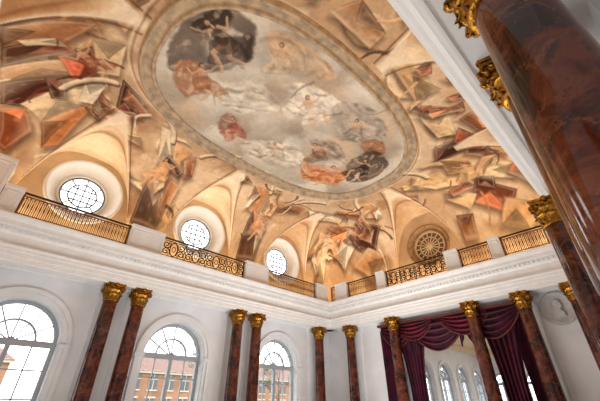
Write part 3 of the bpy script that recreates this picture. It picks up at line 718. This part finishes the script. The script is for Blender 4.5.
swag(7.7,9.35,.75,0,.14); swag(5.3,7.9,1.05,0,.17); swag(3.3,5.5,.85,0,.2); swag(6.7,8.5,.55,1,.26); swag(4.4,6.3,.6,1,.28)
def tail(c,w,L,m):
    def fn(a,b): return (c+w*(a-.5),.30+.05*math.sin(a*2*pi*4),4.95-b*(L*(.45+.55*abs(math.cos(a*pi)))))
    sheet(fn,40,14,m)
tail(7.75,.5,1.5,0); tail(5.4,.5,1.3,0)
mb.bar((3.3,4.92),(9.4,4.92),.10,.1,.36,2,B)
mb.obj('velvet_curtain',[M_velvet,M_velvet2,mat('fringe_dark_gold',(104,46,36),.6,noise=.3,nscale=20)])
# ------------------------------------------------------------ adjoining hall
def A2(s,u,z): return (s,9.7-u,z)
def B2(s,u,z): return (27.0-u,s,z)
mb=MB()
for i in range(5):
    xc=15.0+1.2+2.4*i; arch_wall(mb,A2,15.0+2.4*i,17.4+2.4*i,0,5.1,xc,.72,3.1,.6,.3); archivolt(mb,A2,xc,.72,3.1,.6,.2)
    room_window(A2,xc,.72,3.1,.6,-.2,name='window_%d'%(8+i))
mb.obj('wall_hall_left',[M_wall])
mb=MB()
for i in range(5):
    xc=-.3+1.0+2.0*i; arch_wall(mb,B2,-.3+2.0*i,1.7+2.0*i,0,5.1,xc,.62,3.0,.6,.3); archivolt(mb,B2,xc,.62,3.0,.6,.2)
    room_window(B2,xc,.62,3.0,.6,-.2,name='window_%d'%(13+i))
mb.obj('wall_hall_back',[M_wall])
mb=MB(); mb.box((15.0,-.4,5.1),(27,9.7,5.2),0); 
mb.extr([(0,4.75),(.1,4.78),(.14,4.9),(.22,4.95),(.25,5.1),(0,5.1)],15,27,0,A2); mb.extr([(0,4.75),(.1,4.78),(.14,4.9),(.22,4.95),(.25,5.1),(0,5.1)],-.3,9.7,0,B2)
mb.obj('ceiling_hall',[mat('hall_ceiling_cream',(240,214,176),.7,noise=.05)])
mb=MB(); mb.box((15.0,-.5,0),(27,-.3,5.1),0); mb.obj('wall_hall_right',[M_wall])
# ------------------------------------------------------------ outside
mb=MB(); mb.box((-70,13.6,-.6),(110,120,-.4),0); mb.obj('lawn',[M_grass])
def facade(x0,x1,y,h,name):
    mb=MB(); mb.box((x0,y,-.4),(x1,y+10,h),0); mb.box((x0-.3,y-.35,h-.3),(x1+.3,y,h+.1),3)
    mb.add([(x0-.4,y-.5,h),(x1+.4,y-.5,h),(x1-2.5,y+5,h+2.6),(x0+2.5,y+5,h+2.6),(x0-.4,y+10.5,h),(x1+.4,y+10.5,h)],[(0,1,2,3),(3,2,5,4),(0,3,4),(1,5,2)],1)
    x=x0+1.2
    while x<x1-1.6:
        for zb in (.8,4.0):
            mb.box((x,y-.04,zb),(x+1.3,y+.02,zb+2.1),2); mb.box((x-.15,y-.08,zb+2.1),(x+1.45,y,zb+2.3),3); mb.box((x-.15,y-.12,zb-.18),(x+1.45,y,zb),3)
            mb.box((x+.6,y-.07,zb),(x+.7,y-.03,zb+2.1),3); mb.box((x,y-.07,zb+1.3),(x+1.3,y-.03,zb+1.4),3)
        x+=2.6
    mb.obj(name,[M_fac,M_roof,M_fw,M_fs])
facade(-34,5,54,6.4,'neighbouring_palace'); facade(16,62,56,6.4,'neighbouring_palace')
def tree(x,y,h):
    mb=MB(); mb.tube([(x,y,-.39),(x+.1,y,h*.3),(x,y+.1,h*.6),(x+.1,y,h*.9)],[.22,.16,.09,.03],8,0)
    rs=random.Random(int(x*10))
    def br(p,d,L,r,dep):
        q=p+d*L; mb.tube([tuple(p),tuple((p+q)/2+Vector((rs.uniform(-.1,.1),0,rs.uniform(0,.15)))),tuple(q)],[r,r*.8,r*.55],5,0)
        if dep:
            for _ in range(3):
                nd=(d+Vector((rs.uniform(-.8,.8),rs.uniform(-.8,.8),rs.uniform(0,.7)))).normalized(); br(q,nd,L*.65,r*.55,dep-1)
        else:
            for _ in range(4):
                p2=q+Vector([rs.uniform(-.35,.35) for _ in range(3)]); t=[p2+Vector([rs.uniform(-.1,.1) for _ in range(3)]) for _ in range(4)]
                mb.add([tuple(w) for w in t],[(0,1,2,3)],1)
    for k in range(9):
        a=rs.uniform(0,6.28); z=h*rs.uniform(.3,.8); br(Vector((x,y,z)),Vector((math.cos(a),math.sin(a),.8)).normalized(),h*.17,.05,3)
    mb.obj('garden_tree',[M_bark,M_leaf])
tree(9.5,38,7.5); tree(-7,34,6.5); tree(24,42,7.5); tree(36,42,7.5)
# ------------------------------------------------------------ light
w=bpy.data.worlds.new('World'); bpy.context.scene.world=w; w.use_nodes=True
bg=w.node_tree.nodes['Background']; bg.inputs[0].default_value=(.92,.96,1,1); bg.inputs[1].default_value=4.6
def area(name,loc,sx,sy,e,col,rot=(pi,0,0)):
    L=bpy.data.lights.new(name,'AREA'); L.shape='RECTANGLE'; L.size=sx; L.size_y=sy; L.energy=e; L.color=col
    o=bpy.data.objects.new(name,L); COL.objects.link(o); o.location=loc; o.rotation_euler=rot; return o
W=(1,.73,.43)
area('gallery_uplight',(6,12.55,6.5),16,.12,160,W); area('gallery_uplight',(14.25,6.3,6.5),.12,11.5,115,W)
area('gallery_uplight',(6,.05,6.5),16,.12,80,W); area('gallery_uplight',(-2.3,6.3,6.5),.12,11.5,45,W)
area('floor_fill',(2,7,.3),4,5,230,(1,.97,.93)); area('floor_fill',(9.5,7,.3),5,5,500,(1,.97,.93))  # unseen area lights added near the floor as general upward fill, no fixtures
area('hall_lamp',(21,4.5,4.9),8,4,240,(1,.93,.84),(0,0,0))
area('wall_washer',(.6,.6,.4),1.2,.5,55,(1,.97,.93),(math.radians(150),0,math.radians(-60)))
for xc in (1.28,6.08,11.08): area('daylight',(xc,13.75,8.6),1.5,1.5,40,(.93,.97,1),(math.radians(-90),0,0))
vs=bpy.context.scene.view_settings
try: vs.view_transform='Standard'
except Exception: pass
# ------------------------------------------------------------ camera
f_=328.
cam=bpy.data.cameras.new('camera'); cam.lens=f_/600*36; cam.sensor_width=36; cam.clip_start=.02
co=bpy.data.objects.new('camera',cam); COL.objects.link(co)
co.location=(0,0,1.6); co.rotation_euler=(math.radians(122.4),0,math.radians(-43.8)); bpy.context.scene.camera=co
